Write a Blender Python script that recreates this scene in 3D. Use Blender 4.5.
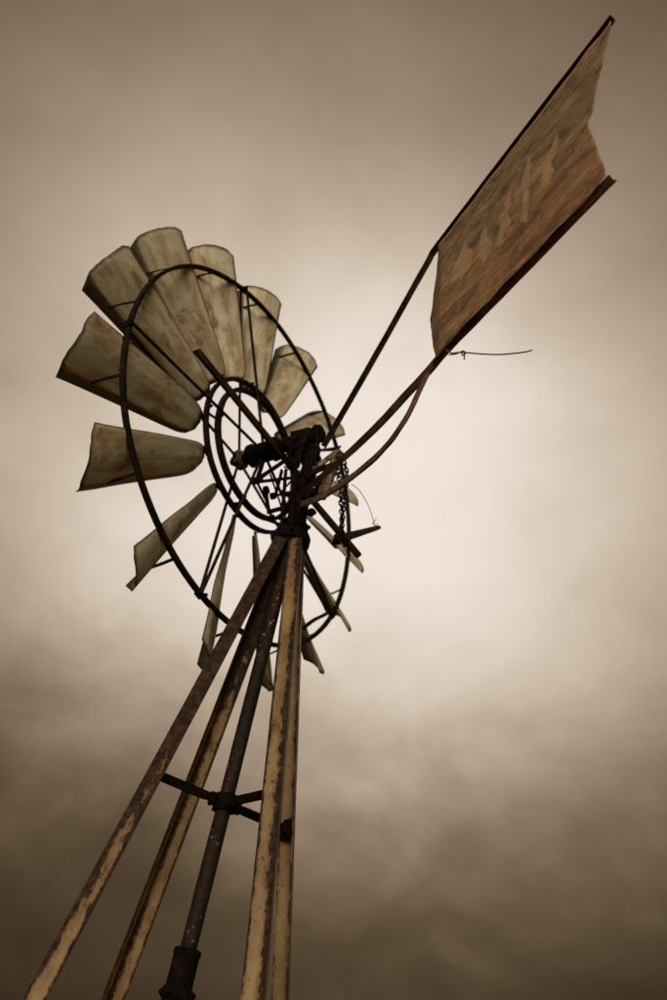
import bpy, math, random
from mathutils import Vector, Matrix, noise
from math import sin, cos, radians, pi, sqrt, atan2
random.seed(11)
for o in list(bpy.data.objects): bpy.data.objects.remove(o)
scene = bpy.context.scene
V = Vector

# ------------------------------------------------------------------ camera
# the tower cap is 3.45 m above the ground; the camera stands on the ground, hand held, looking up
S = 4 / 3                      # metres per survey unit
ZC = 3.452                     # height of the tower cap
FPX = math.exp(6.5756)         # focal length in photo pixels (photo 667 px wide)
CAM = V((1.7128 * S, -1.0071 * S, ZC - 1.4264 * S))
YAW, PITCH, ROLL = 2.5538, 0.6905, 0.2108
fwd = V((cos(PITCH) * cos(YAW), cos(PITCH) * sin(YAW), sin(PITCH)))
rgt = V((sin(YAW), -cos(YAW), 0)); upv = rgt.cross(fwd)
CR = rgt * cos(ROLL) + upv * sin(ROLL); CU = -rgt * sin(ROLL) + upv * cos(ROLL)
cd = bpy.data.cameras.new('camera'); cam = bpy.data.objects.new('camera', cd)
scene.collection.objects.link(cam)
cam.matrix_world = Matrix(((CR.x, CU.x, -fwd.x, CAM.x), (CR.y, CU.y, -fwd.y, CAM.y), (CR.z, CU.z, -fwd.z, CAM.z), (0, 0, 0, 1)))
cd.sensor_fit = 'HORIZONTAL'; cd.sensor_width = 24.0; cd.lens = FPX / 667 * 24.0
cd.clip_start = 0.05; cd.clip_end = 5000
cd.dof.use_dof = True; cd.dof.focus_distance = 2.45; cd.dof.aperture_fstop = 2.0
scene.camera = cam
scene.render.resolution_x, scene.render.resolution_y = 683, 1024
scene.render.engine = 'CYCLES'
scene.view_settings.view_transform = 'Standard'; scene.view_settings.look = 'None'
scene.view_settings.gamma = 1.0; EXPO = 1.15; scene.view_settings.exposure = EXPO; scene.view_settings.use_curve_mapping = False

# ------------------------------------------------------------------ node helper
class NT:
    def __init__(s, tree): s.t = tree; tree.nodes.clear()
    def n(s, typ, **kw):
        nd = s.t.nodes.new(typ)
        ins = kw.pop('ins', {})
        for k, v in kw.items(): setattr(nd, k, v)
        for k, v in ins.items():
            if isinstance(v, bpy.types.NodeSocket): s.t.links.new(v, nd.inputs[k])
            else: nd.inputs[k].default_value = v
        return nd
    def m(s, op, a, b=0.0, c=None, clamp=False):
        d = {0: a, 1: b}
        if c is not None: d[2] = c
        return s.n('ShaderNodeMath', operation=op, use_clamp=clamp, ins=d).outputs[0]
    def vm(s, op, a, b=(0, 0, 0)):
        nd = s.n('ShaderNodeVectorMath', operation=op, ins={0: a, 1: b})
        return nd.outputs['Value'] if op in ('DOT_PRODUCT', 'LENGTH') else nd.outputs[0]
    def noise(s, vec, scale, detail=4, rough=.55, dist=0.0, out=0):
        return s.n('ShaderNodeTexNoise', ins={'Vector': vec, 'Scale': scale, 'Detail': detail, 'Roughness': rough, 'Distortion': dist}).outputs[out]
    def step(s, x, a, b, lo=0.0, hi=1.0):
        return s.n('ShaderNodeMapRange', interpolation_type='SMOOTHSTEP', ins={0: x, 1: a, 2: b, 3: lo, 4: hi}).outputs[0]
    def mix(s, f, a, b, mode='MIX'):
        nd = s.n('ShaderNodeMix', data_type='RGBA', blend_type=mode)
        for i, v in ((0, f), (6, a), (7, b)):
            if isinstance(v, bpy.types.NodeSocket): s.t.links.new(v, nd.inputs[i])
            else: nd.inputs[i].default_value = v if i == 0 else (*v, 1)
        return nd.outputs[2]
    def ramp(s, f, stops):
        nd = s.n('ShaderNodeValToRGB', ins={0: f}); r = nd.color_ramp
        while len(r.elements) < len(stops): r.elements.new(.5)
        for e, (p, c) in zip(r.elements, stops): e.position = p; e.color = (*c, 1)
        return nd.outputs[0]

# ------------------------------------------------------------------ overcast sky and soft sun
SUN_AZ, SUN_EL = radians(-44), radians(11)
world = bpy.data.worlds.new('World'); scene.world = world; world.use_nodes = True
w = NT(world.node_tree)
D = w.n('ShaderNodeTexCoord').outputs['Generated']
sky = w.n('ShaderNodeTexSky', sky_type='NISHITA', sun_disc=False, sun_elevation=SUN_EL, sun_rotation=pi / 2 - SUN_AZ, dust_density=4.0)
sep = w.n('ShaderNodeSeparateXYZ', ins={0: D})
O1, O2 = (10.9, -18.9, 0), (2.8, 9.4, 0)
# cloud coordinates: the view direction laid onto a flat cloud deck
den = w.m('ADD', w.m('MAXIMUM', sep.outputs[2], 0.0), 0.48)
deck = w.n('ShaderNodeCombineXYZ', ins={0: w.m('DIVIDE', sep.outputs[0], den), 1: w.m('DIVIDE', sep.outputs[1], den), 2: 0.0}).outputs[0]
n1 = w.noise(w.vm('ADD', deck, O1), 1.3, 3, .5, .1)
n2 = w.noise(w.vm('ADD', deck, O2), 3.6, 6, .56, .2)
elev = w.m('MULTIPLY', w.m('ARCSINE', sep.outputs[2]), 180 / pi)
wob = w.m('ADD', w.m('MULTIPLY', w.m('SUBTRACT', n1, .5), 10.0), w.m('MULTIPLY', w.m('SUBTRACT', n2, .5), 12.0))
low = w.step(w.m('ADD', elev, wob), 6.0, 30.0, 0.235, 1.0)           # darker cloud bank low in the sky
GD = (fwd * FPX + CR * (334 - 333.5) - CU * (486 - 500)).normalized()    # where the cloud is thinnest
ang = w.m('ARCCOSINE', w.m('MINIMUM', w.vm('DOT_PRODUCT', D, tuple(GD)), .99999))
ang = w.m('MULTIPLY', ang, 180 / pi)
g = w.m('DIVIDE', ang, 28.0); g = w.m('EXPONENT', w.m('MULTIPLY', w.m('MULTIPLY', g, g), -1.0))
bw = w.n('ShaderNodeRGBToBW', ins={0: sky.outputs[0]}).outputs[0]
base = w.m('MINIMUM', w.m('MULTIPLY', bw, 0.02), .60)
lum = w.m('ADD', w.m('MULTIPLY', g, 0.775), base)
cl = w.m('ADD', 1.0, w.m('ADD', w.m('MULTIPLY', w.m('SUBTRACT', n2, .5), .75), w.m('MULTIPLY', w.m('SUBTRACT', n1, .5), .85)))
lum = w.m('SMOOTH_MIN', w.m('MULTIPLY', w.m('MULTIPLY', lum, low), cl), .80, .30)
tone = w.ramp(lum, [(0.0, (1.55, .995, .49)), (.07, (1.45, .995, .57)), (.22, (1.34, .995, .705)), (.42, (1.225, .995, .765)), (.80, (1.115, .995, .905))])
col = w.vm('MULTIPLY', tone, w.n('ShaderNodeCombineXYZ', ins={0: lum, 1: lum, 2: lum}).outputs[0])
bg = w.n('ShaderNodeBackground', ins={0: col, 1: 2 ** -EXPO})
w.n('ShaderNodeOutputWorld', ins={0: bg.outputs[0]})

sd = bpy.data.lights.new('sun', 'SUN'); sd.energy = 1.5; sd.angle = radians(50); sd.color = (1, .88, .70)
sun = bpy.data.objects.new('sun', sd); scene.collection.objects.link(sun)
sun.rotation_euler = V((cos(SUN_AZ) * cos(SUN_EL), sin(SUN_AZ) * cos(SUN_EL), sin(SUN_EL))).to_track_quat('Z', 'Y').to_euler()
sun.location = (0, 0, 20)

# ------------------------------------------------------------------ materials
def material(name, fn, rough=.7, metal=0.0, bump=.3, bscale=60.0, spec=.2):
    m = bpy.data.materials.new(name); m.use_nodes = True; t = NT(m.node_tree)
    P = t.n('ShaderNodeTexCoord').outputs['Object']
    rnd = t.n('ShaderNodeObjectInfo').outputs['Random']
    P = t.vm('ADD', P, t.n('ShaderNodeCombineXYZ', ins={0: t.m('MULTIPLY', rnd, 17.0), 1: t.m('MULTIPLY', rnd, 9.0), 2: t.m('MULTIPLY', rnd, 3.0)}).outputs[0])
    r = fn(t, P)
    c, h = r[0], r[1]
    rg = r[2] if len(r) > 2 else rough
    hh = t.m('ADD', h, t.m('MULTIPLY', t.noise(P, bscale, 5, .6), .5))
    bp = t.n('ShaderNodeBump', ins={'Strength': bump, 'Distance': .004, 'Height': hh})
    b = t.n('ShaderNodeBsdfPrincipled', ins={'Base Color': c, 'Roughness': rg, 'Metallic': metal, 'Normal': bp.outputs[0]})
    b.inputs['Specular IOR Level'].default_value = spec
    t.n('ShaderNodeOutputMaterial', ins={0: b.outputs[0]})
    return m
def attr(t, name): return t.n('ShaderNodeAttribute', attribute_name=name).outputs['Fac']

def f_blade(t, P):
    st = t.vm('MULTIPLY', P, (2.2, 14.0, 14.0))
    a = t.noise(st, 1.6, 6, .62, .4); b = t.noise(t.vm('MULTIPLY', P, (.8, 1.2, 1.2)), 6.5, 7, .66, .4); c = t.noise(P, 30.0, 5, .7)
    base = t.mix(t.step(a, .36, .62), (.52, .475, .335), (.37, .265, .145))
    base = t.mix(t.step(b, .50, .64, 0, .8), base, (.60, .565, .43))
    base = t.mix(t.step(b, .44, .34, 0, .85), base, (.19, .12, .055))
    base = t.mix(t.step(c, .58, .70, 0, .5), base, (.14, .095, .05))
    base = t.mix(t.step(c, .42, .32, 0, .5), base, (.58, .53, .39))
    e = attr(t, 'edge')
    ee = t.step(t.m('ADD', e, t.m('MULTIPLY', t.m('SUBTRACT', b, .5), .45)), .66, .98)
    base = t.mix(t.m('MULTIPLY', ee, .93), base, (.042, .025, .013))  # rusty rim, darkened further to paint in shading along tip and curled front
    return base, t.m('MULTIPLY', b, 1.2), t.step(a, .3, .7, .5, .75)
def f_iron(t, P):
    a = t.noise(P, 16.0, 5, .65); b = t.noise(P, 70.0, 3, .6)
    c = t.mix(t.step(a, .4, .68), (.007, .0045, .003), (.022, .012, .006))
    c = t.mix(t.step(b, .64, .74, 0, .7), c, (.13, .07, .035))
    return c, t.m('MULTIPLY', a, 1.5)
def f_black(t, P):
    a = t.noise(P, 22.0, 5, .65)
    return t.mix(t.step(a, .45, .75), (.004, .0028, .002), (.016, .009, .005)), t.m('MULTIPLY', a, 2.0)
def f_bar(t, P):
    a = t.noise(P, 12.0, 6, .68); b = t.noise(P, 90.0, 3, .7)
    c = t.mix(t.step(a, .36, .64), (.055, .030, .017), (.15, .078, .040))
    c = t.mix(t.step(b, .58, .72, 0, .7), c, (.030, .018, .011))
    return c, t.m('MULTIPLY', b, 1.6)
def f_dark(t, P):
    a = t.noise(P, 14.0, 6, .68); b = t.noise(P, 80.0, 3, .7)
    c = t.mix(t.step(a, .38, .66), (.012, .007, .004), (.040, .020, .010))
    return t.mix(t.step(b, .60, .72, 0, .6), c, (.11, .065, .035)), t.m('MULTIPLY', b, 1.4)
def f_pipe(t, P):
    a = t.noise(P, 14.0, 6, .7); b = t.noise(P, 55.0, 4, .7); a2 = t.noise(P, 3.0, 3, .5)
    c = t.mix(t.step(a, .38, .66), (.006, .003, .002), (.020, .009, .0045))
    c = t.mix(t.m('MULTIPLY', t.step(b, .60, .66), t.step(a2, .46, .58)), c, (.34, .16, .065))
    return c, t.m('MULTIPLY', b, 2.0)
def f_vane(t, P):
    st = t.vm('MULTIPLY', P, (3.5, 3.5, 26.0))
    uv = t.n('ShaderNodeAttribute', attribute_name='sheet').outputs['Vector']
    sc = t.noise(t.vm('MULTIPLY', t.n('ShaderNodeVectorRotate', ins={'Vector': uv, 'Angle': -.12}).outputs[0], (5.0, 60.0, 1.0)), 1.6, 8, .72, .2)
    sc2 = t.noise(t.vm('MULTIPLY', t.n('ShaderNodeVectorRotate', ins={'Vector': uv, 'Angle': -.3}).outputs[0], (4.0, 60.0, 1.0)), 1.2, 6, .7, .3)
    a = t.noise(t.vm('MULTIPLY', uv, (.6, 1.3, 1)), 9.0, 8, .70, .4); b = t.noise(t.vm('MULTIPLY', uv, (.7, 1.2, 1)), 34.0, 9, .82); big = t.noise(uv, 2.3, 3, .5)
    x = t.n('ShaderNodeSeparateXYZ', ins={0: uv}).outputs
    up_ = t.step(t.m('ADD', x[1], t.m('MULTIPLY', t.m('SUBTRACT', big, .5), .5)), .25, .62)
    base = t.mix(up_, (.27, .138, .066), (.215, .138, .074))
    base = t.mix(t.step(a, .49, .60, 0, .75), base, (.085, .050, .026))
    base = t.mix(t.step(a, .45, .34, 0, .75), base, (.35, .24, .14))
    pr = attr(t, 'print')
    pf = t.m('MULTIPLY', t.step(t.m('ADD', pr, t.m('MULTIPLY', t.m('SUBTRACT', b, .5), 1.7)), .15, 1.0), t.m('ADD', .34, t.m('MULTIPLY', t.step(a, .36, .60), .45)))
    base = t.mix(pf, base, (.44, .27, .145))
    base = t.mix(t.step(sc, .52, .66, 0, .6), base, (.085, .050, .026))
    base = t.mix(t.step(sc2, .58, .70, 0, .6), base, (.40, .28, .165))
    base = t.mix(t.step(b, .54, .63, 0, .6), base, (.43, .295, .17))
    base = t.mix(t.step(b, .46, .37, 0, .85), base, (.05, .028, .014))
    e = attr(t, 'edge')
    base = t.mix(t.step(t.m('ADD', e, t.m('MULTIPLY', t.m('SUBTRACT', a, .5), .5)), .76, .98, 0, .8), base, (.42, .225, .105))
    return base, t.m('ADD', t.m('MULTIPLY', sc, 1.6), t.m('MULTIPLY', b, 2.0)), .68
def leg_fn(z0, z1, bias):
    # painted angle iron; the paint has flaked to rust towards z1 (world height) and in ragged patches along the corner
    def f(t, P):
        O = t.n('ShaderNodeTexCoord').outputs['Object']
        z = t.n('ShaderNodeSeparateXYZ', ins={0: O}).outputs[2]
        st = t.vm('MULTIPLY', P, (1, 1, .5))
        a = t.noise(st, 40.0, 8, .76, .4); big = t.noise(P, 4.2, 3, .55); sp = t.noise(P, 48.0, 4, .65)
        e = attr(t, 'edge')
        edge = t.m('MAXIMUM', t.step(e, .55, .0, 0, .36), t.step(e, .74, 1.0, 0, .34))  # rust at corner and free edge; free-edge part also paints in thin shadow lines
        h = t.step(z, z0, z1, 0, .34)
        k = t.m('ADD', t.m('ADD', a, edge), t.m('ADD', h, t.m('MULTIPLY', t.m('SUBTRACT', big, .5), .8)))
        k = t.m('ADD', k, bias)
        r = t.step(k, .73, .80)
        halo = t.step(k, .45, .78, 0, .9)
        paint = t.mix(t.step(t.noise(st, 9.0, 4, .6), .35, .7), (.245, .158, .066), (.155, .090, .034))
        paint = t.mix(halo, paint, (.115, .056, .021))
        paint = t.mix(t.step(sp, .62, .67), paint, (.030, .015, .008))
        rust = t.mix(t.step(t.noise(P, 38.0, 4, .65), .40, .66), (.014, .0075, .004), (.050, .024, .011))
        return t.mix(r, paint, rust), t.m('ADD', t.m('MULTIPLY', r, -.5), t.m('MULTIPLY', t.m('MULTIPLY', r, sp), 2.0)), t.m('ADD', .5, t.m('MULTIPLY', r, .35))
    return f
def f_hinge(t, P):
    a = t.noise(P, 30.0, 5, .7)
    return t.mix(t.step(a, .42, .62), (.045, .026, .014), (.24, .16, .075)), a
def f_wire(t, P):
    a = t.noise(P, 40.0, 3, .6)
    return t.mix(a, (.05, .03, .018), (.16, .11, .07)), a
def f_ground(t, P):
    a = t.noise(P, .35, 6, .6); b = t.noise(P, 6.0, 6, .65); c = t.noise(P, 45.0, 4, .7)
    col = t.mix(t.step(a, .4, .62), (.33, .25, .145), (.25, .205, .10))
    col = t.mix(t.step(b, .5, .7, 0, .6), col, (.38, .30, .17))
    return t.mix(t.step(c, .55, .75, 0, .6), col, (.08, .06, .035)), t.m('ADD', b, c), .95
def f_conc(t, P):
    a = t.noise(P, 14.0, 6, .65)
    return t.mix(a, (.22, .19, .15), (.34, .30, .24)), a, .9
M = dict(blade=material('weathered_galvanised_steel', f_blade, bump=.25, metal=.1),
         iron=material('dark_rusty_iron', f_iron, rough=.8, spec=.1), black=material('greasy_black_iron', f_black, rough=.85, bump=.8, spec=.06),
         dark=material('dark_rusty_steel', f_dark, rough=.8, bump=.5, spec=.1), bar=material('brown_rusty_steel', f_bar, rough=.8, bump=.5), pipe=material('scaly_rusted_pipe', f_pipe, rough=.7, bump=.6),
         vane=material('faded_painted_sheet', f_vane, bump=.35, bscale=120), hinge=material('rust_flecked_hinge', f_hinge),
         wire=material('old_fence_wire', f_wire), ground=material('dry_pasture', f_ground, bump=.8, bscale=20), concrete=material('old_concrete', f_conc))
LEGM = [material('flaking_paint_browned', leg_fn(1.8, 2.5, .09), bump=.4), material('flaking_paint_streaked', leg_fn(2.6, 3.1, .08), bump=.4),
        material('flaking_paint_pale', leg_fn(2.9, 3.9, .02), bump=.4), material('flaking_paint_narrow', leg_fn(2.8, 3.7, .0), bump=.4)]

# ------------------------------------------------------------------ mesh builder
class MB:
    def __init__(s): s.v = []; s.f = []; s.e = []
    def add(s, vs, fs, es=None):
        b = len(s.v); s.v += [V(x) for x in vs]; s.f += [tuple(b + i for i in f) for f in fs]
        s.e += list(es) if es else [0.5] * len(vs)
    def sweep(s, path, prof, ref=(0, 0, 1), closed=False, pattr=None, scale=None, frames=None, jitter=0.0):
        path = [V(q) for q in path]; n = len(path); k = len(prof); vs = []; es = []
        for i, q in enumerate(path):
            if frames: X, Y = frames[i]
            else:
                if closed: tg = path[(i + 1) % n] - path[i - 1]
                else: tg = path[min(i + 1, n - 1)] - path[max(i - 1, 0)]
                tg.normalize(); r = V(ref[i]) if isinstance(ref, list) else V(ref)
                X = r.cross(tg)
                if X.length < 1e-5: X = V((1, 0.01, 0)).cross(tg)
                X.normalize(); Y = tg.cross(X)
            sc = scale[i] if scale else 1.0
            for j, (a, b) in enumerate(prof):
                p = q + X * a * sc + Y * b * sc
                if jitter: p += noise.noise_vector(p * 23.0) * jitter
                vs.append(p)
            es += pattr if pattr else [.5] * k
        fs = []
        for i in range(n if closed else n - 1):
            for j in range(k):
                a, b = i * k + j, i * k + (j + 1) % k; c, d = ((i + 1) % n) * k + (j + 1) % k, ((i + 1) % n) * k + j
                fs.append((a, b, c, d))
        if not closed: fs += [tuple(reversed(range(k))), tuple(range((n - 1) * k, n * k))]
        s.add(vs, fs, es); return s
    def tube(s, path, r, n=8, scale=None, closed=False, jitter=0.0):
        return s.sweep(path, [(r * cos(2 * pi * i / n), r * sin(2 * pi * i / n)) for i in range(n)], ref=(.31, .17, .93), scale=scale, closed=closed, jitter=jitter)
    def bar(s, p0, p1, wd, th, ref=(0, 0, 1), seg=1, jitter=0.0):
        p0, p1 = V(p0), V(p1); a, b = wd / 2, th / 2
        return s.sweep([p0.lerp(p1, i / seg) for i in range(seg + 1)], [(-a, -b), (a, -b), (a, b), (-a, b)], ref=ref, jitter=jitter)
    def strip(s, path, wd, th, ref=(0, 0, 1), jitter=0.0):
        a, b = wd / 2, th / 2
        return s.sweep(path, [(-a, -b), (a, -b), (a, b), (-a, b)], ref=ref, jitter=jitter)
    def angle(s, path, F, t, X=None, Y=None, ref=(0, 0, 1), sub=4, jitter=0.0):
        pr = []; at = []
        def ln(p, q, n):
            for i in range(n):
                u = i / n; x = (p[0] + (q[0] - p[0]) * u, p[1] + (q[1] - p[1]) * u); pr.append(x); at.append(min(1, max(x) / F))
        ln((0, 0), (F, 0), sub); ln((F, 0), (F, t), 1); ln((F, t), (t, t), sub); ln((t, t), (t, F), sub); ln((t, F), (0, F), 1); ln((0, F), (0, 0), sub)
        fr = [(V(X), V(Y))] * len(path) if X is not None else None
        return s.sweep(path, pr, ref=ref, pattr=at, frames=fr, jitter=jitter)
    def lathe(s, o, ax, prof, n=24, jitter=0.0):
        o, ax = V(o), V(ax).normalized(); X = ax.orthogonal().normalized(); Y = ax.cross(X); vs = []
        for (h, r) in prof:
            for i in range(n):
                p = o + ax * h + (X * cos(2 * pi * i / n) + Y * sin(2 * pi * i / n)) * r
                if jitter: p += noise.noise_vector(p * 31.0) * jitter
                vs.append(p)
        fs = [(i * n + j, i * n + (j + 1) % n, (i + 1) * n + (j + 1) % n, (i + 1) * n + j) for i in range(len(prof) - 1) for j in range(n)]
        fs += [tuple(reversed(range(n))), tuple(range((len(prof) - 1) * n, len(prof) * n))]
        s.add(vs, fs); return s
    def bolt(s, p, ax, r=.009, h=.012):
        return s.lathe(V(p) - V(ax).normalized() * .003, ax, [(0, r), (h, r), (h + .0005, r * .55), (h + .006, r * .5)], 6)
    def box(s, c, X, Y, Z, hx, hy, hz, jitter=0.0):
        c, X, Y, Z = V(c), V(X).normalized(), V(Y).normalized(), V(Z).normalized()
        vs = [c + X * hx * a + Y * hy * b + Z * hz * d for a in (-1, 1) for b in (-1, 1) for d in (-1, 1)]
        s.add(vs, [(0, 1, 3, 2), (4, 6, 7, 5), (0, 4, 5, 1), (2, 3, 7, 6), (0, 2, 6, 4), (1, 5, 7, 3)]); return s
    def build(s, name, mat, parent=None, bevel=0.0, label=None, mw=None, kind=None, smooth=38):
        me = bpy.data.meshes.new(name); me.from_pydata([tuple(x) for x in s.v], [], s.f)
        at = me.attributes.new('edge', 'FLOAT', 'POINT'); at.data.foreach_set('value', s.e)
        me.materials.append(mat); me.validate(); me.update()
        import bmesh
        bm = bmesh.new(); bm.from_mesh(me); bmesh.ops.recalc_face_normals(bm, faces=bm.faces); bm.to_mesh(me); bm.free()
        me.shade_smooth(); me.set_sharp_from_angle(angle=radians(smooth))
        o = bpy.data.objects.new(name, me); scene.collection.objects.link(o)
        if mw is not None: o.matrix_local = mw
        if parent: o.parent = parent
        if label: o['label'] = label
        if kind: o['kind'] = kind
        if bevel:
            b = o.modifiers.new('bevel', 'BEVEL'); b.width = bevel; b.segments = 2; b.limit_method = 'ANGLE'; b.angle_limit = radians(40)
        return o
def empty(name, loc, label, cat, group=None):
    o = bpy.data.objects.new(name, None); scene.collection.objects.link(o); o.location = loc
    o['label'] = label; o['category'] = cat; o.empty_display_size = .2
    if group: o['group'] = group
    return o

# pixel of the photograph -> point on a known plane of the place
def ray(u, v): return (fwd * FPX + CR * (u - 333.5) - CU * (v - 500)).normalized()
def onp(u, v, pl):
    q, n = pl; d = ray(u, v); return CAM + d * ((q - CAM).dot(n) / d.dot(n))
def U(x, y, z): return V((x * S, y * S, z * S + ZC))           # survey units, origin at the tower cap -> metres
AZC = atan2(-1.0071, 1.7128); NC = V((cos(AZC), sin(AZC), 0))  # horizontal direction tower -> camera
RC = V((-NC.y, NC.x, 0))                                       # to the right as seen from the camera
def facing(d): return (U(0, 0, 0) + NC * d * S, NC)            # upright plane through the mast, d towards the camera
def scatter(path, n):                                          # Catmull-Rom through points
    path = [V(p) for p in path]; out = []
    for i in range(len(path) - 1):
        p0, p1, p2, p3 = path[max(i - 1, 0)], path[i], path[i + 1], path[min(i + 2, len(path) - 1)]
        for k in range(n):
            t = k / n
            out.append(.5 * ((2 * p1) + (p2 - p0) * t + (2 * p0 - 5 * p1 + 4 * p2 - p3) * t * t + (3 * p1 - p0 - 3 * p2 + p3) * t ** 3))
    return out + [path[-1]]
Z = V((0, 0, 1))

# ------------------------------------------------------------------ ground
gm = MB(); R_, NG = 1500.0, 96
rings = [0, 1, 2, 3.5, 5, 7, 10, 15, 25, 45, 90, 200, 500, R_]
gv = [V((0, 0, 0))]; gf = []
for r in rings[1:]:
    for i in range(NG):
        x, y = r * cos(2 * pi * i / NG), r * sin(2 * pi * i / NG)
        gv.append(V((x, y, noise.noise(V((x * .25, y * .25, 0))) * min(.12, r * .02) if r > 2 else 0)))
for i in range(NG): gf.append((0, 1 + i, 1 + (i + 1) % NG))
for k in range(len(rings) - 2):
    for i in range(NG):
        a, b = 1 + k * NG + i, 1 + k * NG + (i + 1) % NG; gf.append((a, a + NG, b + NG, b))
gm.add(gv, gf); go = gm.build('ground', M['ground']); go['kind'] = 'structure'

# ------------------------------------------------------------------ the windpump
pump = empty('windpump', (0, 0, 0), 'rusty many-bladed farm windmill with swallow-tailed vane on a four-legged steel tower', 'windmill')

# ---- tower legs: angle irons, corner outwards
F = .045 * S; K = .2058; RT = .0337 * S
diag = [(-90), (180), (0), (90)]
def legc(i, z, extra=0.0):
    a = radians(diag[i]); r = RT + K * (ZC - z) + extra
    return V((cos(a) * r, sin(a) * r, z))
for i in range(4):
    a = radians(diag[i])
    X = V((cos(a + radians(135)), sin(a + radians(135)), 0)); Y = V((cos(a - radians(135)), sin(a - radians(135)), 0))
    path = [legc(i, -.15 + (ZC - .012 * S + .15) * k / 60, F * .6) for k in range(61)]
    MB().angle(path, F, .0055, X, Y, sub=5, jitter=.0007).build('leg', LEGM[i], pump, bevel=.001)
    MB().lathe(legc(i, 0), Z, [(-.1, .17), (.05, .165), (.075, .15)], 20, jitter=.006).build('footing', M['concrete'], pump)
# ---- pump pipe with its sleeve
PR = .020 * S
zs = ZC - 1.205 * S
pipe = MB().lathe((0, 0, 0), Z, [(-.1, PR), (.3, PR)] + [(.3 + (ZC - .35) * k / 60, PR) for k in range(1, 61)], 20, jitter=.0012).build('pump_pipe', M['pipe'], pump)
R1 = .0305 * S
MB().lathe((0, 0, zs), Z, [(-1.0, R1 * 1.15), (-.135, R1 * 1.04), (-.13, R1 * 1.16), (-.105, R1 * 1.16), (-.10, R1 * 1.02), (-.02, R1), (-.018, R1 * 1.07), (-.004, R1 * 1.07), (0, R1 * .95), (.001, PR)], 24, jitter=.0008).build('coupling', M['black'], pipe)
for k in range(4):
    d = V((cos(.5 + k * pi / 2), sin(.5 + k * pi / 2), 0))
    MB().bolt(V((0, 0, zs - .118)) + d * R1 * 1.13, d, .011, .014).build('bolt', M['black'], pipe)
# ---- star brace
zb = ZC - .8737 * S
clamp = MB().lathe((0, 0, zb), Z, [(-.030, PR + .004), (-.028, PR + .012), (.026, PR + .013), (.030, PR + .004)], 20, jitter=.003).build('brace_clamp', M['black'], pump)
for i in range(4):
    p1 = legc(i, zb, -.004); d = V((p1.x, p1.y, 0)).normalized(); sd_ = V((-d.y, d.x, 0))
    MB().box(d * (PR + .022) + V((0, 0, zb)), d, sd_, Z, .016, .010, .020).bolt(d * (PR + .024) + V((0, 0, zb + .004)) + sd_ * .01, sd_, .009, .012).bolt(d * (PR + .024) + V((0, 0, zb - .014)) - sd_ * .01, -sd_, .009, .012).build('clamp_lug', M['black'], pump, bevel=.003)
    L_ = p1.length
    if i == 1: ds = [(.03, .5), (.045, .7), (.055, .95), (.066, .8), (.078, .25)]
    else: ds = [(.03, .38), (.055, .5), (.075, .95), (.09, 1.0), (sqrt(p1.x ** 2 + p1.y ** 2) - .03, 1.0), (sqrt(p1.x ** 2 + p1.y ** 2) + .012, 1.0)]
    a_, b_ = .0145, .0042
    MB().sweep([d * q + V((0, 0, zb + random.uniform(-.001, .001))) for q, _ in ds], [(-b_ * 1.6, -a_), (b_ * 1.6, -a_), (b_ * 1.6, a_), (-b_ * 1.6, a_)], ref=(0, 0, 1), scale=[q for _, q in ds]).build('brace', M['black'], pump, bevel=.0015, label='broken stub of a brace bar' if i == 1 else None)
    if i != 1:
        MB().box(p1 + d * .002, d, sd_, Z, .006, .026, .036).bolt(p1 + d * .008 + sd_ * .012, d, .009, .012).build('brace_plate', M['black'], pump, bevel=.002)
# ---- cap and mast
rc = .0645 * S
MB().lathe((0, 0, ZC), Z, [(-.060, rc * .60), (-.045, rc * .74), (-.030, rc * .80), (-.026, rc * .97), (-.018, rc), (.018, rc), (.026, rc * .96), (.028, rc * .78), (.045, rc * .74)], 36, jitter=.0015).build('tower_cap', M['black'], pump)
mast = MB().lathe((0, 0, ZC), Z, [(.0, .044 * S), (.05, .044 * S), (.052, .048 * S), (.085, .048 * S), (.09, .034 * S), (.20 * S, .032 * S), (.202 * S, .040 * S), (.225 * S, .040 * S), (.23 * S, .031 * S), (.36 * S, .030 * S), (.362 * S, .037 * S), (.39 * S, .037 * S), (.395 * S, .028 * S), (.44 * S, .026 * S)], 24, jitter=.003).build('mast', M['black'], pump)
for u0, v0, u1, v1, dd, rr in ((286, 470, 281, 531, .03, .007), (312, 458, 304, 524, .05, .008), (297, 452, 291, 530, .07, .006), (318, 452, 300, 500, .03, .005)):
    a, b = onp(u0, v0, facing(dd)), onp(u1, v1, facing(dd))
    MB().tube([a.lerp(b, k / 6) for k in range(7)], rr * S, 8, jitter=.003).build('rod', M['black'], mast)
for zz, az in ((.21, -.6), (.21, .7), (.376, -.2), (.376, 1.2), (.05, -.4), (.05, -1.3), (.05, .5)):
    d = V((cos(az), sin(az), 0)); MB().bolt(V((0, 0, ZC + zz * S)) + d * (.040 if zz > .1 else .047) * S, d, .012, .016).build('bolt', M['black'], mast)

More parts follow.
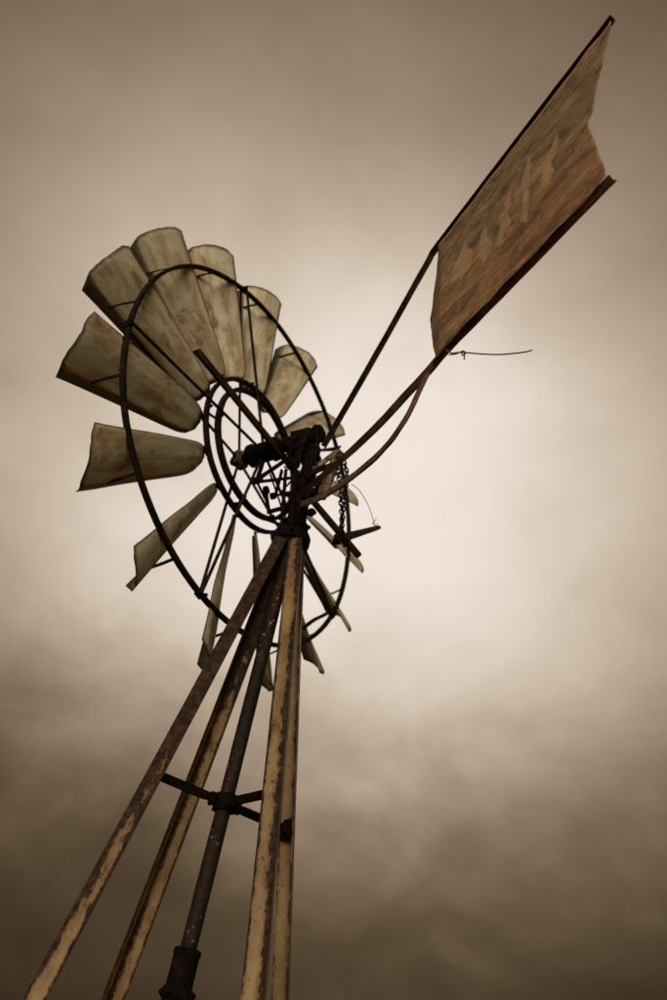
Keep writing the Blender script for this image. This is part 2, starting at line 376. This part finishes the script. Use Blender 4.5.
# ------------------------------------------------------------------ wheel
AL, TILT = 3.4926, -.0641
hz = V((cos(AL), sin(AL), 0)); wl = V((-hz.y, hz.x, 0)); wa = hz * cos(TILT) + Z * sin(TILT); wu = wa.cross(wl)
WC = U(0, 0, .4868) + (wa * .2478 + wl * .0225) * S
PH = 1.7339
def wp(R, s, phi): return WC + wa * s * S + (wu * cos(phi) + wl * sin(phi)) * R * S
def wplane(s): return (WC + wa * s * S, wa)
hub = MB()
hub.lathe(WC, wa, [(q * S, r * S) for q, r in [(-.27, .020), (-.10, .021), (-.098, .034), (-.082, .037), (-.080, .047), (-.062, .050), (-.060, .041), (.022, .041), (.024, .048), (.042, .047), (.044, .020), (.076, .019), (.078, .036), (.084, .041), (.102, .041), (.108, .035), (.110, .021), (.124, .020), (.126, .012), (.136, .011)]], 22, jitter=.003)
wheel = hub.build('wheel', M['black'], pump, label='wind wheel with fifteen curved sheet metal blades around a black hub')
MB().lathe(WC + wa * .074 * S, wa, [(0, .028 * S), (.004, .040 * S), (.018, .043 * S), (.034, .042 * S), (.040, .034 * S), (.041, .020 * S)], 9, jitter=.004).build('hub_nut', M['hinge'], wheel, bevel=.002)
def circle(name, R, s, wd, th, n=120, tilt=0.0):
    fr = []; pts = []
    for i in range(n):
        ph = 2 * pi * i / n; r = wu * cos(ph) + wl * sin(ph)
        pts.append(wp(R, s, ph) + noise.noise_vector(V((cos(ph) * 2, sin(ph) * 2, R * 5))) * .004)
        fr.append((r, wa))
    a, b = wd / 2, th / 2
    return MB().sweep(pts, [(-a, -b), (a, -b), (a, b), (-a, b)], closed=True, frames=fr).build(name, M['iron'], wheel, bevel=.0012)
circle('outer_rim', .7544, -.004, .013 * S, .018 * S)
circle('inner_rim', .3132, .0214, .013 * S, .020 * S)
circle('inner_rim', .2633, .005, .016 * S, .022 * S)
jt = [onp(u, v, wplane(-.004)) for u, v in ((337, 606), (326, 614), (314, 620), (302, 629))]
MB().strip(scatter(jt, 4), .016, .020, ref=wa).build('rim_tie', M['iron'], wheel, bevel=.001)
SG = -1
for k in range(5):
    ph = PH + SG * radians(72 * k)
    outer = wp(.752, -.004, ph); t_ = (wl * cos(ph) - wu * sin(ph))
    for s0, s1, rr in ((.093, .010, .0058), (-.02, -.022, .0062)):
        a = wp(.040, s0, ph); b = wp(.760, s1 * .6, ph) + t_ * (.012 if s0 > 0 else -.008)
        MB().tube([a.lerp(b, q / 8) for q in range(9)], rr * S, 8, jitter=.001).build('spoke', M['iron'], wheel)
    MB().box(wp(.757, -.003, ph), t_, wa, wu * cos(ph) + wl * sin(ph), .020, .016, .010).bolt(wp(.757, -.02, ph) + t_ * .01, -wa, .009, .010).build('spoke_clamp', M['black'], wheel, bevel=.002)
    # ties between the two inner rims
    a = wp(.252, .005, ph + .07); b = wp(.325, .024, ph + .04)
    MB().strip([a, a.lerp(b, .5) + wa * .004, b], .016, .005, ref=wa).build('rim_tie', M['iron'], wheel, bevel=.001)
    MB().bolt(wp(.3132, .008, ph - .02), -wa, .009, .012).build('bolt', M['black'], wheel); MB().bolt(wp(.2633, -.008, ph + .03), -wa, .008, .010).build('bolt', M['black'], wheel)

BETA, WT, SB, DPH, RTIP = -.6355, .2095, .0528, 2.126, .8966
def make_blade(k):
    phi = PH + SG * radians(24 * k + 12 + DPH)
    rad = wu * cos(phi) + wl * sin(phi); tan = (wl * cos(phi) - wu * sin(phi)) * SG
    ch = tan * cos(BETA) + wa * sin(BETA)                      # from the front edge to the rear edge
    nm = rad.cross(ch)
    if nm.dot(wa) > 0: nm = -nm                                 # bulge to the tail side
    rs = random.Random(40 + k)
    NU, NV = 26, 16; r0 = .318; mb = MB(); vs = []; es = []
    bend = rs.uniform(-.01, .012); tw = rs.uniform(-.04, .04); tear = (k == 11)
    seed = V((k * 3.1, k * 1.7, 0))
    for i in range(NU + 1):
        u = i / NU; R = r0 + (RTIP - r0) * u
        wdt = WT * (.50 + .50 * u ** .85)
        rn = 1.0 if u > .13 else sqrt(max(0, 1 - ((.13 - u) / .13) ** 2)) * .45 + .55
        if u == 0: rn = .55
        for j in range(NV + 1):
            v = j / NV * 2 - 1                                   # -1 front edge, +1 rear edge
            x = (v * wdt / 2 - (.015 * (-v) ** 2 * (.5 + .5 * u) if v < 0 else 0)) * rn * (.52 if k == 12 and v < 0 else 1)
            camb = .15 * wdt * (1 - v * v) * (.55 + .45 * u)
            curl = -.10 * wdt * max(0, (-v - .70) / .30) ** 2 * (.4 + .6 * u)
            Rj = R + .012 * u * (1 - v * v) - (.013 * max(0, v - .75) / .25 if u > .96 else 0) - .030 * u ** 6 * max(0, (-v - .6) / .4) ** 1.5
            if tear and u > .9: Rj -= .022 * max(0, noise.noise(V((v * 3.3, 4.1, 0)))) * 2
            ax_ = SB + tw * x + bend * u * u
            p = WC + (rad * Rj + wa * ax_ + ch * x + nm * (camb + curl)) * S
            p += nm * noise.noise(V((R * 6, v * 1.6, k * 7.7))) * .007 + rad * noise.noise(seed + V((v * 4, 0, 1))) * (.006 if u > .9 else 0)
            vs.append(p); es.append(max(abs(v) ** 3 * .96, ((u - .84) / .16) ** 1.6 if u > .84 else 0, 1 - u / .16 if u < .16 else 0, .8 + .25 * (-v - .68) / .32 if v < -.68 else 0))
    fs = [(i * (NV + 1) + j, i * (NV + 1) + j + 1, (i + 1) * (NV + 1) + j + 1, (i + 1) * (NV + 1) + j) for i in range(NU) for j in range(NV)]
    # local frame: x radial, y chord, z across, so the stains run along the blade
    mw = Matrix((( rad.x, ch.x, nm.x, WC.x), (rad.y, ch.y, nm.y, WC.y), (rad.z, ch.z, nm.z, WC.z), (0, 0, 0, 1)))
    inv = mw.inverted()
    mb.add([inv @ p for p in vs], fs, es)
    o = mb.build('blade', M['blade'], wheel, mw=mw, smooth=60)
    so = o.modifiers.new('sheet', 'SOLIDIFY'); so.thickness = .0022; so.offset = 0
    # stay from the outer rim to the front edge, small clip at the root
    u = (.775 - r0) / (RTIP - r0); wdt = WT * (.47 + .53 * u) * (.52 if k == 12 else 1)
    q = WC + (rad * .775 + wa * SB - ch * wdt * .47) * S
    phq = atan2((q - WC).dot(wl), (q - WC).dot(wu)); ring = wp(.757, -.004, phq)
    MB().strip([ring, ring.lerp(q, .5) + rad * .004, q, q + ch * .02], .013, .006, ref=rad).build('blade_stay', M['iron'], wheel, bevel=.001)
    q2 = WC + (rad * .335 + wa * SB + ch * WT * .2) * S
    MB().strip([wp(.306, .02, phi), wp(.318, .03, phi), q2], .016, .004, ref=tan).build('blade_clip', M['iron'], wheel, bevel=.001)
    # rear edge touches the rim
    u = (.757 - r0) / (RTIP - r0); wdt = WT * (.47 + .53 * u)
    q3 = WC + (rad * .757 + wa * SB + ch * wdt * .46) * S
    MB().bolt(q3 - wa * .004, -wa, .007, .01).build('bolt', M['black'], wheel)
for k in range(15): make_blade(k)

# ------------------------------------------------------------------ gearbox and head gear on the mast
top = U(0, 0, .4868)
gb = MB()
gc = WC - wa * .2478 * S
gb.lathe(WC, wa, [(q * S, r_ * S) for q, r_ in [(-.290, .012), (-.284, .034), (-.270, .036), (-.245, .030), (-.235, .038), (-.170, .041), (-.160, .030), (-.125, .029), (-.120, .026)]], 20, jitter=.010)
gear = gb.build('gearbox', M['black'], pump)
MB().box(gc + wa * .04 * S - Z * .055 * S, wa, wl, Z, .030 * S, .022 * S, .034 * S).build('gear_case', M['black'], gear, bevel=.012)
MB().lathe(gc + wl * .030 * S + wa * .04 * S - Z * .05 * S, wl, [(0, .040 * S), (.012, .042 * S), (.020, .034 * S), (.022, .014 * S), (.04, .012 * S)], 18, jitter=.002).build('crank_disc', M['black'], gear)
for q in (-1, 1):
    MB().box(gc + wa * .02 * S - Z * .115 * S + wl * q * .030 * S, wa, wl, Z, .014 * S, .006 * S, .075 * S).build('yoke_plate', M['black'], gear, bevel=.003)
# bent strap and post on the tail side of the gearbox
fp = facing(.05)
MB().strip(scatter([onp(316, 431, fp), onp(318, 444, fp), onp(313, 460, fp), onp(308, 480, fp)], 5), .020, .007, ref=NC, jitter=.002).build('strap', M['black'], gear, bevel=.001)
def seg(name, pts, wd, th, pl, mat='black', ref=None, parent=None, sm=4, bev=.0012):
    pts = [onp(u, v, pl) for u, v in pts]
    return MB().strip(scatter(pts, sm) if len(pts) > 2 else [pts[0].lerp(pts[1], k / 4) for k in range(5)], wd, th, ref=pl[1] if ref is None else ref, jitter=.0012).build(name, M[mat], parent or pump, bevel=bev)
# brake linkage hanging between mast and wheel
bp_ = wplane(-.16)
lk = MB(); c0 = onp(258, 480, bp_)
lk.lathe(c0 - wa * .02, wa, [(0, .010), (.002, .018), (.038, .018), (.04, .010)], 14)
link = lk.build('brake_linkage', M['black'], pump)
for pts, wd in (([(258, 479), (286, 460)], .020), ([(257, 482), (290, 478)], .016), ([(263, 462), (257, 480)], .022), ([(258, 484), (268, 504)], .012), ([(282, 470), (275, 497)], .018),
                ([(291, 481), (279, 495)], .008), ([(266, 492), (269, 514)], .024), ([(268, 512), (291, 506)], .022), ([(276, 496), (290, 493)], .007), ([(270, 474), (282, 508)], .007), ([(265, 519), (287, 527)], .014)):
    seg('link_bar', pts, wd, .008, bp_, parent=link)
for (u, v, r) in ((273, 496, .017), (266, 490, .020), (288, 494, .014), (281, 517, .014), (272, 517, .011)):
    c = onp(u, v, bp_); MB().lathe(c - wa * .012, wa, [(0, r * .6), (.003, r), (.021, r), (.024, r * .6)], 12, jitter=.003).build('pin', M['black'], link)
# long angle-iron lever in front of the rims
lp = wplane(-.10)
pa, pb = onp(200, 348, lp), onp(303, 476, lp)
MB().angle([pa.lerp(pb, k / 12) for k in range(13)], .031 * S, .005, ref=wa, sub=2, jitter=.0012).build('brake_lever', M['dark'], pump, bevel=.001)

# ------------------------------------------------------------------ tail
TH, OFF = 6.1168, -.0675
ta = V((cos(TH), sin(TH), 0)); tl = V((-ta.y, ta.x, 0)); TP = (U(0, 0, 0) + tl * OFF * S, tl)
TN = -tl if (CAM - TP[0]).dot(tl) < 0 else tl                  # towards the camera
def tp(u, v, d=0.0): return onp(u, v, (TP[0] + TN * d, tl))
def sz(u, v): p = tp(u, v) - TP[0]; return (p.dot(ta), p.z)
def tpt(s, z, d=0.0): return TP[0] + ta * s + Z * z + TN * d
# lower and upper booms
lowp = scatter([tp(303, 494, -.05), tp(312, 488, -.02), tp(325, 477), tp(341, 463.5), tp(356, 450), tp(380, 427), tp(404, 401), tp(430, 373), tp(446, 354), tp(500, 298.5), tp(560, 236.5), tp(614, 181)], 4)
tail = MB().angle(lowp, .018 * S, .006, X=(TN * .8 + Z * .6), Y=(Z * .8 - TN * .6), sub=2, jitter=.0014).build('tail', M['bar'], pump, bevel=.0015, label='tail boom carrying the swallow-tailed vane')
ub = scatter([tp(325.5, 447), tp(380, 352), tp(428, 266), tp(441, 245), tp(500, 168), tp(560, 90), tp(615, 19)], 6)
MB().angle(ub, .0175 * S, .005, X=TN * 1.0, Y=Z * -1.0, sub=2, jitter=.0012).build('upper_boom', M['dark'], tail, bevel=.0012)
cst = scatter([tp(427, 374, .012), tp(421, 387, .012), tp(405, 420, .012), (tp(381, 452, .012)), tp(353, 476, .012), tp(330, 492, .008), tp(314, 500, -.02), tp(302, 504, -.06)], 6)
MB().strip(cst, .024 * S, .009, ref=TN, jitter=.0015).build('curved_strut', M['bar'], tail, bevel=.002)
# vane sheet
fb, ft, fm = sz(437, 365), sz(440.5, 249), sz(428, 305)
rb, rn_, rt_ = sz(610.5, 183), sz(590, 125), sz(614, 24)
PRN = [[(460,45),(468,70),(442,150),(462,172),(432,232),(412,242),(415,190),(403,165),(430,110)],
       [(365,125),(377,150),(367,210),(372,300),(362,348),(338,342),(350,280),(343,200),(355,160)],
       [(300,240),(308,280),(297,310),(312,340),(288,380),(277,420),(253,432),(268,370),(263,330),(285,300)],
       [(222,345),(228,390),(248,430),(232,452),(215,485),(196,440),(203,390)],
       [(155,415),(178,440),(172,490),(142,530),(105,545),(118,480)]]
PRN = [[sz(420 + x / 3.335, 120 + y / 3.335) for x, y in pl] for pl in PRN]
def inpoly(p, pl):
    c = False; x, y = p
    for i in range(len(pl)):
        (x1, y1), (x2, y2) = pl[i - 1], pl[i]
        if (y1 > y) != (y2 > y) and x < (x2 - x1) * (y - y1) / (y2 - y1) + x1: c = not c
    return c
NU, NV = 110, 110; vs = []; es = []; prn = []; uvs = []
zn = (rn_[1] - rb[1]) / (rt_[1] - rb[1])
for j in range(NV + 1):
    v = j / NV
    f_ = (fb[0] + (ft[0] - fb[0]) * v, fb[1] + (ft[1] - fb[1]) * v)
    bul = max(0, 1 - abs(v - .5) / .5) ** .8
    fx = f_[0] - bul * .09
    if v < zn: q = v / zn; r_ = (rb[0] + (rn_[0] - rb[0]) * q, rb[1] + (rn_[1] - rb[1]) * q)
    else: q = (v - zn) / (1 - zn); r_ = (rn_[0] + (rt_[0] - rn_[0]) * q, rn_[1] + (rt_[1] - rn_[1]) * q)
    for i in range(NU + 1):
        u = i / NU
        s_ = fx + (r_[0] - fx) * u; z_ = f_[1] + (r_[1] - f_[1]) * u
        d = .006
        if s_ < f_[0] + .012: d -= (f_[0] + .012 - s_) * .35                     # front edge folded away
        hgt = (r_[1] if False else (fb[1] + (rb[1] - fb[1]) * u)); dz = z_ - hgt
        if dz < .055: d += .018 * (1 - dz / .055) ** 1.5                      # bottom rolled out over the boom
        if .045 < dz < .075: d += .004 * sin((dz - .045) / .03 * pi)
        if v > .93: d += .010 * ((v - .93) / .07) ** 2
        d += .011 * min(1, (1 - v) * 5) * noise.noise(V((s_ * 2.6, z_ * 2.6, 3))) + .006 * min(1, (1 - v) * 5) * noise.noise(V((s_ * 9, z_ * 9, 8)))
        d += .004 * noise.noise(V(((s_ - z_ * .8) * 16, (s_ + z_) * 2, 1)))
        vs.append(tpt(s_, z_, d)); uvs.append((s_, z_ - fb[1], 0))
        jit = (s_ + .006 * noise.noise(V((s_ * 40, z_ * 40, 0))), z_ + .010 * noise.noise(V((s_ * 40, z_ * 40, 5))))
        prn.append(1.0 if any(inpoly(jit, pl) for pl in PRN) else 0.0)
        es.append(max(1 - dz / .11 if dz < .11 else 0, 1 - (1 - v) / .06 if v > .94 else 0, 0))
fs = [(j * (NU + 1) + i, j * (NU + 1) + i + 1, (j + 1) * (NU + 1) + i + 1, (j + 1) * (NU + 1) + i) for j in range(NV) for i in range(NU)]
mb = MB(); mb.add(vs, fs, es); vane = mb.build('vane', M['vane'], tail, smooth=50, label='rusty brown swallow-tailed vane sheet with faded painted marks')
at = vane.data.attributes.new('print', 'FLOAT', 'POINT'); at.data.foreach_set('value', prn)
at = vane.data.attributes.new('sheet', 'FLOAT_VECTOR', 'POINT'); at.data.foreach_set('vector', [c for q in uvs for c in q])
so = vane.modifiers.new('sheet', 'SOLIDIFY'); so.thickness = .002; so.offset = 0
# ---- tail hinge on the mast
hp = facing(.075)
hh = MB()
a, b = onp(338, 454, hp), onp(322, 497, hp)
hh.tube([a.lerp(b, k / 6) for k in range(7)], .019 * S, 12, scale=[.7, .95, 1, 1.05, 1.0, 1.05, .9], jitter=.004)
hinge = hh.build('tail_hinge', M['hinge'], pump)
seg('hinge_arm', [(313, 470), (325, 461), (337, 452), (342, 455)], .022, .016, facing(.08), 'hinge', parent=hinge)
seg('hinge_arm', [(306, 478), (318, 470), (330, 466), (340, 463)], .024, .016, facing(.085), 'black', parent=hinge)
seg('hinge_arm', [(304, 500), (314, 492), (326, 488)], .034, .016, facing(.06), 'black', parent=hinge)
for (u, v, r) in ((316, 465, .026), (318, 484, .020), (313, 493, .022), (310, 512, .020), (309, 478, .022), (326, 493, .016)):
    c = onp(u, v, hp); MB().lathe(c - NC * .015, NC + RC * .4, [(0, r * .7), (.004, r), (.026, r), (.03, r * .7)], 8, jitter=.004).build('pin', M['black'], hinge, bevel=.001)
c = onp(341, 457, facing(.09)); MB().lathe(c - RC * .010, RC + NC * .3, [(0, .018), (.003, .021), (.008, .016), (.012, .016), (.017, .021), (.020, .018)], 16).build('pulley', M['hinge'], hinge)

# ---- furling lever below the hinge
vp = facing(.10)
fl = MB(); a, b = onp(312, 500, vp), onp(359, 556, vp)
fl.tube([a.lerp(b, k / 6) for k in range(7)], .0115 * S, 10, jitter=.001)
furl = fl.build('furl_lever', M['iron'], pump)
a, b = onp(342, 538, facing(.112)), onp(380.5, 527, facing(.112)); n = 10; d = (b - a).normalized(); q = NC.cross(d).normalized(); vs = []; 
pr = []
for k in range(n + 1):
    t = k / n; h = (.021 - .011 * t) if t < .96 else .007
    for sg, dd in ((1, .004), (1, -.004), (-1, -.004), (-1, .004)): pr.append(a.lerp(b, t) + q * sg * h + NC * dd)
fs = [(k * 4 + j, k * 4 + (j + 1) % 4, (k + 1) * 4 + (j + 1) % 4, (k + 1) * 4 + j) for k in range(n) for j in range(4)] + [(3, 2, 1, 0), (n * 4, n * 4 + 1, n * 4 + 2, n * 4 + 3)]
mb = MB(); mb.add(pr, fs); mb.build('lever_arm', M['dark'], furl, bevel=.0015)
MB().bolt(onp(377, 527, facing(.114)), NC, .006, .005).build('bolt', M['black'], furl)
for (u, v, r) in ((341, 538, .026), (337, 541, .014), (346, 543, .016), (343, 533, .015)):
    c = onp(u, v, facing(.105)); MB().lathe(c - NC * .018, NC + RC * random.uniform(-.4, .4), [(0, r * .6), (.005, r), (.03, r), (.036, r * .6)], 8, jitter=.005).build('knuckle', M['black'], furl)

# ------------------------------------------------------------------ chain over the pulley (a thing of its own)
chain = empty('chain', onp(343, 540, facing(.11)), 'short rusty chain hanging from the tail hinge to the furling lever', 'chain')
cinv = chain.matrix_world.copy(); cinv = Matrix.Translation(-chain.location)
def chain_run(pts, pl, step=.0235):
    path = scatter([onp(u, v, pl) for u, v in pts], 12); acc = [0]
    for i in range(1, len(path)): acc.append(acc[-1] + (path[i] - path[i - 1]).length)
    k = 0; i = 0
    while k * step < acc[-1]:
        while acc[i + 1] < k * step: i += 1
        c = path[i].lerp(path[i + 1], (k * step - acc[i]) / (acc[i + 1] - acc[i])); tg = (path[i + 1] - path[i]).normalized()
        sdv = (NC if k % 2 else RC) + V((random.uniform(-.3, .3), random.uniform(-.3, .3), 0)); sdv = (sdv - tg * sdv.dot(tg)).normalized()
        lv = [c + tg * (.0165 * cos(2 * pi * j / 14)) + sdv * (.0095 * sin(2 * pi * j / 14)) for j in range(14)]
        nn = tg.cross(sdv)
        MB().tube([cinv @ x for x in lv], .0036, 6, closed=True).build('link', M['iron'], chain)
        k += 1
chain_run([(341, 455), (345, 465), (347, 474), (346, 486), (344, 498), (343, 512), (342, 524), (341, 536)], facing(.118))
chain_run([(338, 456), (338, 468), (339, 480), (340.5, 492), (341, 505), (342, 516), (341, 528), (338, 540)], facing(.128))

# ------------------------------------------------------------------ loose wires
def wire(name, pts, r, pl, label, extra=None):
    P = scatter([onp(u, v, pl) for u, v in pts], 6); m = MB().tube(P, r, 6)
    if extra:
        for e in extra: m.tube(scatter([onp(u, v, pl) for u, v in e], 5), r, 6)
    o = m.build(name, M['wire'], None); o['label'] = label; o['category'] = 'wire'; o['group'] = 'loose wires on the windmill'; return o
wpl = (tp(448, 351, .03), NC)
wire('wire', [(446, 350), (452, 353), (458, 352.5), (466, 352.6), (482, 354), (500, 354.5), (516, 353.2), (526, 351.8), (532, 350.2)], .0024, wpl, 'loose end of wire twisted on the tail boom under the vane',
     [[(449, 354.5), (456, 354), (463, 351), (465.5, 353.5), (463, 355.5), (461.5, 352.5), (464, 353), (464.3, 359.5)]])
wire('wire', [(351, 484), (358, 489), (363, 496), (369, 507), (374, 522), (376, 527)], .0017, facing(.118), 'fine wire running from the chain to the tip of the furling lever',
     [[(373, 523), (376.5, 518.5)], [(372, 523), (376, 526), (378, 523.5)]])
wire('wire', [(340, 540), (342, 545), (344, 549), (343, 553), (345, 556)], .0016, facing(.12), 'short kinked wire end dangling below the furling lever knuckle', [[(341, 543), (344, 546), (346, 551)]])
